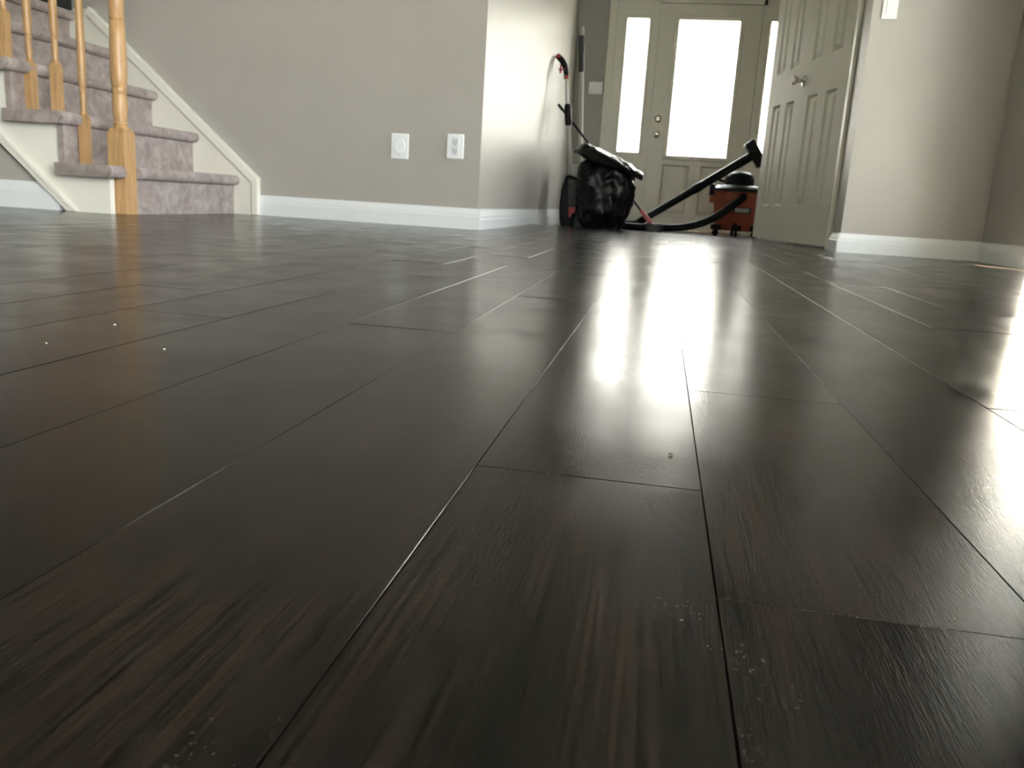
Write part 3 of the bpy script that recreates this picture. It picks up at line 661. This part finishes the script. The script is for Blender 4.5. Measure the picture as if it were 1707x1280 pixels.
# ---------------------------------------------------------------- garbage bag and bin
BX, BYc = -0.425, 6.16
gb = empty('garbage_bag', (BX, BYc, FZ), 'full black garbage bag with a shiny flopped top by the hall wall', 'bag')
def crumple(P, amp, s=9.0, seed=0.0):
    q = P*s + Vector((seed, seed*1.7, seed*0.6))
    r = noise.noise(q) + 0.5*abs(noise.noise(q*2.3)) + 0.35*noise.noise(q*4.7)
    return r*amp
prof = [(0.02, FZ), (0.10, FZ+0.002), (0.150, FZ+0.02), (0.178, 0.04), (0.200, 0.11), (0.212, 0.19), (0.214, 0.27), (0.207, 0.34), (0.192, 0.40), (0.165, 0.445), (0.11, 0.475), (0.03, 0.485)]
SEG = 72; vs_ = []; fin = []
for i in range(len(prof)-1):
    for k in range(4):
        t_ = k/4; fin.append((prof[i][0]*(1-t_)+prof[i+1][0]*t_, prof[i][1]*(1-t_)+prof[i+1][1]*t_))
fin.append(prof[-1])
for (r, z) in fin:
    for k in range(SEG):
        an = 2*PI*k/SEG; d = Vector((math.cos(an)*0.93, math.sin(an)*0.82, 0))
        P = Vector((BX, BYc, z)) + d*r
        fold = 0.007*math.sin(an*11+z*14+2*noise.noise(P*4))
        off = (crumple(P, 0.034) + fold*1.5) if z > FZ+0.015 else 0
        sh = -0.06*max(0, (z-0.25))/0.24 if d.x < 0 else 0
        drop = -0.35*max(0, z-0.33)*max(0, d.x)*(r/0.2)
        P = P + d*off + Vector((sh*0.4, 0, drop + (0.012*noise.noise(P*14) if z > 0.3 else 0)))
        vs_.append(P)
n = len(fin)
fs_ = [(i*SEG+k, i*SEG+(k+1) % SEG, (i+1)*SEG+(k+1) % SEG, (i+1)*SEG+k) for i in range(n-1) for k in range(SEG)] + [tuple(range((n-1)*SEG, n*SEG)), tuple(range(SEG))[::-1]]
MB().add(vs_, fs_).build('bag_body', 'bag', gb, smooth=True)
# flopped-over top: thick crumpled sheet from the upper left to the tip on the right
path = bez([(-0.660, BYc-0.01, 0.525), (-0.585, BYc-0.03, 0.530), (-0.49, BYc-0.05, 0.492), (-0.38, BYc-0.06, 0.448), (-0.27, BYc-0.06, 0.412), (-0.160, BYc-0.05, 0.366)], 8)
wid = [0.05, 0.16, 0.20, 0.19, 0.15, 0.07]; thk = [0.010, 0.045, 0.055, 0.050, 0.042, 0.020]
vs_ = []; SEG = 28; n = len(path)
for i, p in enumerate(path):
    f_ = i/(n-1)*5; a = min(4, int(f_)); t_ = f_-a
    w_ = wid[a]*(1-t_)+wid[a+1]*t_; h_ = thk[a]*(1-t_)+thk[a+1]*t_
    for k in range(SEG):
        an = 2*PI*k/SEG
        P = p + Vector((0.10*math.sin(an)*h_, math.cos(an)*w_, math.sin(an)*h_ - 0.05*abs(math.cos(an))**2*w_*2))
        P += Vector((0.25, 0, 1))*crumple(P, 0.016, 15.0, 5.0)
        vs_.append(P)
fs_ = [(i*SEG+k, i*SEG+(k+1) % SEG, (i+1)*SEG+(k+1) % SEG, (i+1)*SEG+k) for i in range(n-1) for k in range(SEG)] + [tuple(range(SEG))[::-1], tuple(range((n-1)*SEG, n*SEG))]
MB().add(vs_, fs_).build('bag_top', 'bag', gb, smooth=True)
bn = empty('plastic_bin', (-0.62, 6.58, FZ), 'pale grey plastic bin showing behind the black garbage bag', 'bin')
def taper_box(cx, cy, z0, z1, a0, b0, a1, b1):
    return [(cx-a0, cy-b0, z0), (cx+a0, cy-b0, z0), (cx+a0, cy+b0, z0), (cx-a0, cy+b0, z0), (cx-a1, cy-b1, z1), (cx+a1, cy-b1, z1), (cx+a1, cy+b1, z1), (cx-a1, cy+b1, z1)]
BF = [(0, 3, 2, 1), (0, 1, 5, 4), (1, 2, 6, 5), (2, 3, 7, 6), (3, 0, 4, 7)]
m = MB().add(taper_box(-0.62, 6.62, FZ, 0.44, 0.085, 0.07, 0.10, 0.085), BF)
m.add(taper_box(-0.62, 6.62, FZ+0.006, 0.44, 0.079, 0.064, 0.094, 0.079), [tuple(reversed(f)) for f in BF]); m.add([], [])
m.f += [(4, 5, 13, 12), (5, 6, 14, 13), (6, 7, 15, 14), (7, 4, 12, 15)]
m.build('bin_body', 'bin', bn)
m = MB()
for a, b, c, d in ((-0.728, -0.512, 6.527, 6.541), (-0.728, -0.512, 6.699, 6.713), (-0.728, -0.714, 6.541, 6.699), (-0.526, -0.512, 6.541, 6.699)): m.box(a, b, c, d, 0.420, 0.446)
m.build('bin_rim', 'bin', bn, bevel=0.004)

# ---------------------------------------------------------------- stick cleaner leaning on the hall wall
SYY = 6.42
sk = empty('stick_cleaner', (-0.69, SYY, FZ), 'upright black and red cleaner with a curved grip against the glaring wall', 'cleaner')
out = [(-0.735, 0.355), (-0.700, 0.362), (-0.655, 0.345), (-0.612, 0.310), (-0.606, 0.255), (-0.612, 0.160), (-0.640, 0.085), (-0.655, 0.030), (-0.660, FZ), (-0.745, FZ), (-0.758, 0.020), (-0.768, 0.130), (-0.762, 0.250)]
MB().prism(out, 'y', SYY-0.055, SYY+0.055).build('cleaner_body', 'black_plastic', sk, bevel=0.018, bseg=3, smooth=True)
MB().prism([(-0.715, 0.335), (-0.660, 0.328), (-0.622, 0.290), (-0.620, 0.200), (-0.640, 0.110), (-0.700, 0.110)], 'y', SYY-0.075, SYY-0.045).build('dust_cup', 'greyplastic', sk, bevel=0.012, bseg=3, smooth=True)
MB().prism([(-0.690, 0.125), (-0.640, 0.130), (-0.645, 0.085), (-0.668, 0.080), (-0.675, 0.050), (-0.688, 0.055)], 'y', SYY-0.085, SYY-0.07).build('release_tab', 'red', sk, bevel=0.003)
MB().tube([(-0.702, SYY, 0.34), (-0.752, SYY, 0.73)], [0.016, 0.016], 14).build('lower_tube', 'palepole', sk, smooth=True)
MB().tube([(-0.750, SYY, 0.72), (-0.789, SYY, 1.07)], [0.0105, 0.0105], 14).build('upper_tube', 'alu', sk, smooth=True)
MB().tube([(-0.747, SYY, 0.715), (-0.750, SYY, 0.74), (-0.762, SYY, 0.84), (-0.765, SYY, 0.868)], [0.022, 0.027, 0.026, 0.019], 14).build('tube_clamp', 'black_plastic', sk, smooth=True)
gp = bez([(-0.788, SYY, 1.055), (-0.794, SYY, 1.095), (-0.806, SYY, 1.135), (-0.832, SYY, 1.172), (-0.862, SYY, 1.198), (-0.868, SYY, 1.203)], 6)
MB().tube(gp, [0.016+0.006*math.sin(PI*i/(len(gp)-1)) for i in range(len(gp))], 14).build('grip', 'black_plastic', sk, smooth=True)
MB().tube([(-0.787, SYY, 1.042), (-0.790, SYY, 1.066)], 0.018, 14).build('grip_collar', 'red', sk, smooth=True)
MB().tube([(-0.845, SYY, 1.186), (-0.862, SYY, 1.199), (-0.870, SYY, 1.200)], [0.021, 0.021, 0.012], 12).build('grip_tip', 'red', sk, smooth=True)
MB().tube([(-0.800, SYY-0.02, 1.105), (-0.845, SYY-0.02, 1.105)], 0.006, 8).tube([(-0.832, SYY-0.02, 1.135), (-0.832, SYY-0.02, 1.080)], 0.006, 8).build('cord_hook', 'red', sk)

# long thin handled duster leaning through to the floor
du = empty('long_duster', (-0.06, 6.60, FZ), 'thin black rod with a pinkish red foot leaning behind the bag', 'duster')
pa, pb = Vector((-0.845, 6.52, 0.872)), Vector((-0.135, 6.56, 0.105)); dd = (pb-pa).normalized()
MB().tube([pa, pb], 0.0085, 10).build('rod', 'black_plastic', du, smooth=True)
MB().tube([pa-dd*0.002, pa+dd*0.05], 0.011, 10).build('rod_end', 'black_plastic', du, smooth=True)
fm = Matrix.Identity(4)
nrm = Vector((dd.z, 0, -dd.x)); 
fm = Matrix((Vector((0, 1, 0)), nrm, dd)).transposed().to_4x4(); fm.translation = pb
MB().prism([(-0.012, -0.045), (0.012, -0.045), (0.030, 0.025), (0.026, 0.085), (-0.026, 0.085), (-0.030, 0.025)], 'y', -0.016, 0.016).build('foot', 'pink', du, bevel=0.006, xf=fm)
box('pad', -0.115, 0.015, 6.53, 6.60, FZ, 0.045, 'greyplastic', du, bevel=0.012)

# pole standing in the corner
pl = empty('corner_pole', (-0.715, 7.45, FZ), 'pale pole with dark upper grip standing left of the switch plate', 'pole')
q0, q1, q2, q3 = (Vector((-0.700, 7.40, FZ)), Vector((-0.787, 7.43, 1.25)), Vector((-0.808, 7.435, 1.53)), Vector((-0.815, 7.437, 1.60)))
MB().tube([q0, q1], 0.0200, 14).build('pole_shaft', 'palepole', pl, smooth=True)
MB().tube([q1-(q1-q0).normalized()*0.01, q1, q2], [0.0205, 0.026, 0.026], 14).build('pole_grip', 'greyplastic', pl, smooth=True)
MB().tube([q2, q3], [0.024, 0.022], 14).build('pole_cap', 'palepole', pl, smooth=True)

# ---------------------------------------------------------------- specks on the floor
def speck(name, x, y, r, mat, label, cat, group=None):
    bm = bmesh.new(); bmesh.ops.create_icosphere(bm, subdivisions=2, radius=r)
    for v in bm.verts:
        v.co *= 1 + 0.45*noise.noise(v.co*(1.3/r) + Vector((x*91, y*57, 0))); v.co.z *= 0.55; v.co.x *= 1.35
    zmin = min(v.co.z for v in bm.verts)
    for v in bm.verts: v.co.z -= zmin
    me = bpy.data.meshes.new(name); bm.to_mesh(me); bm.free(); me.materials.append(M[mat])
    o = bpy.data.objects.new(name, me); col.objects.link(o); o.location = (x, y, 0.0002); return props(o, label, cat, group)
def fl(u, v):
    d = scene.camera.matrix_world.to_3x3() @ Vector(((u-853.5)/FPX, (640-v)/FPX, -1)); t_ = -CAM_H/d.z
    return d.x*t_, d.y*t_
cx, cy = fl(1118, 759); speck('crumb', cx, cy, 0.0011, 'crumb', 'tiny brown crumb on the plank below the bright reflection', 'crumb')
for (x, y, r, lb) in ((-0.429, 0.675, 0.0009, 'tiny pale fleck on the floor, rightmost of the three at left'), (-0.543, 0.768, 0.0010, 'tiny pale fleck on the floor, middle of the three at left'), (-0.530, 0.653, 0.0007, 'tiny pale fleck on the floor, leftmost of the three')):
    speck('paint_fleck', x, y, r, 'fleck', lb, 'fleck', 'pale flecks on the floor at left')
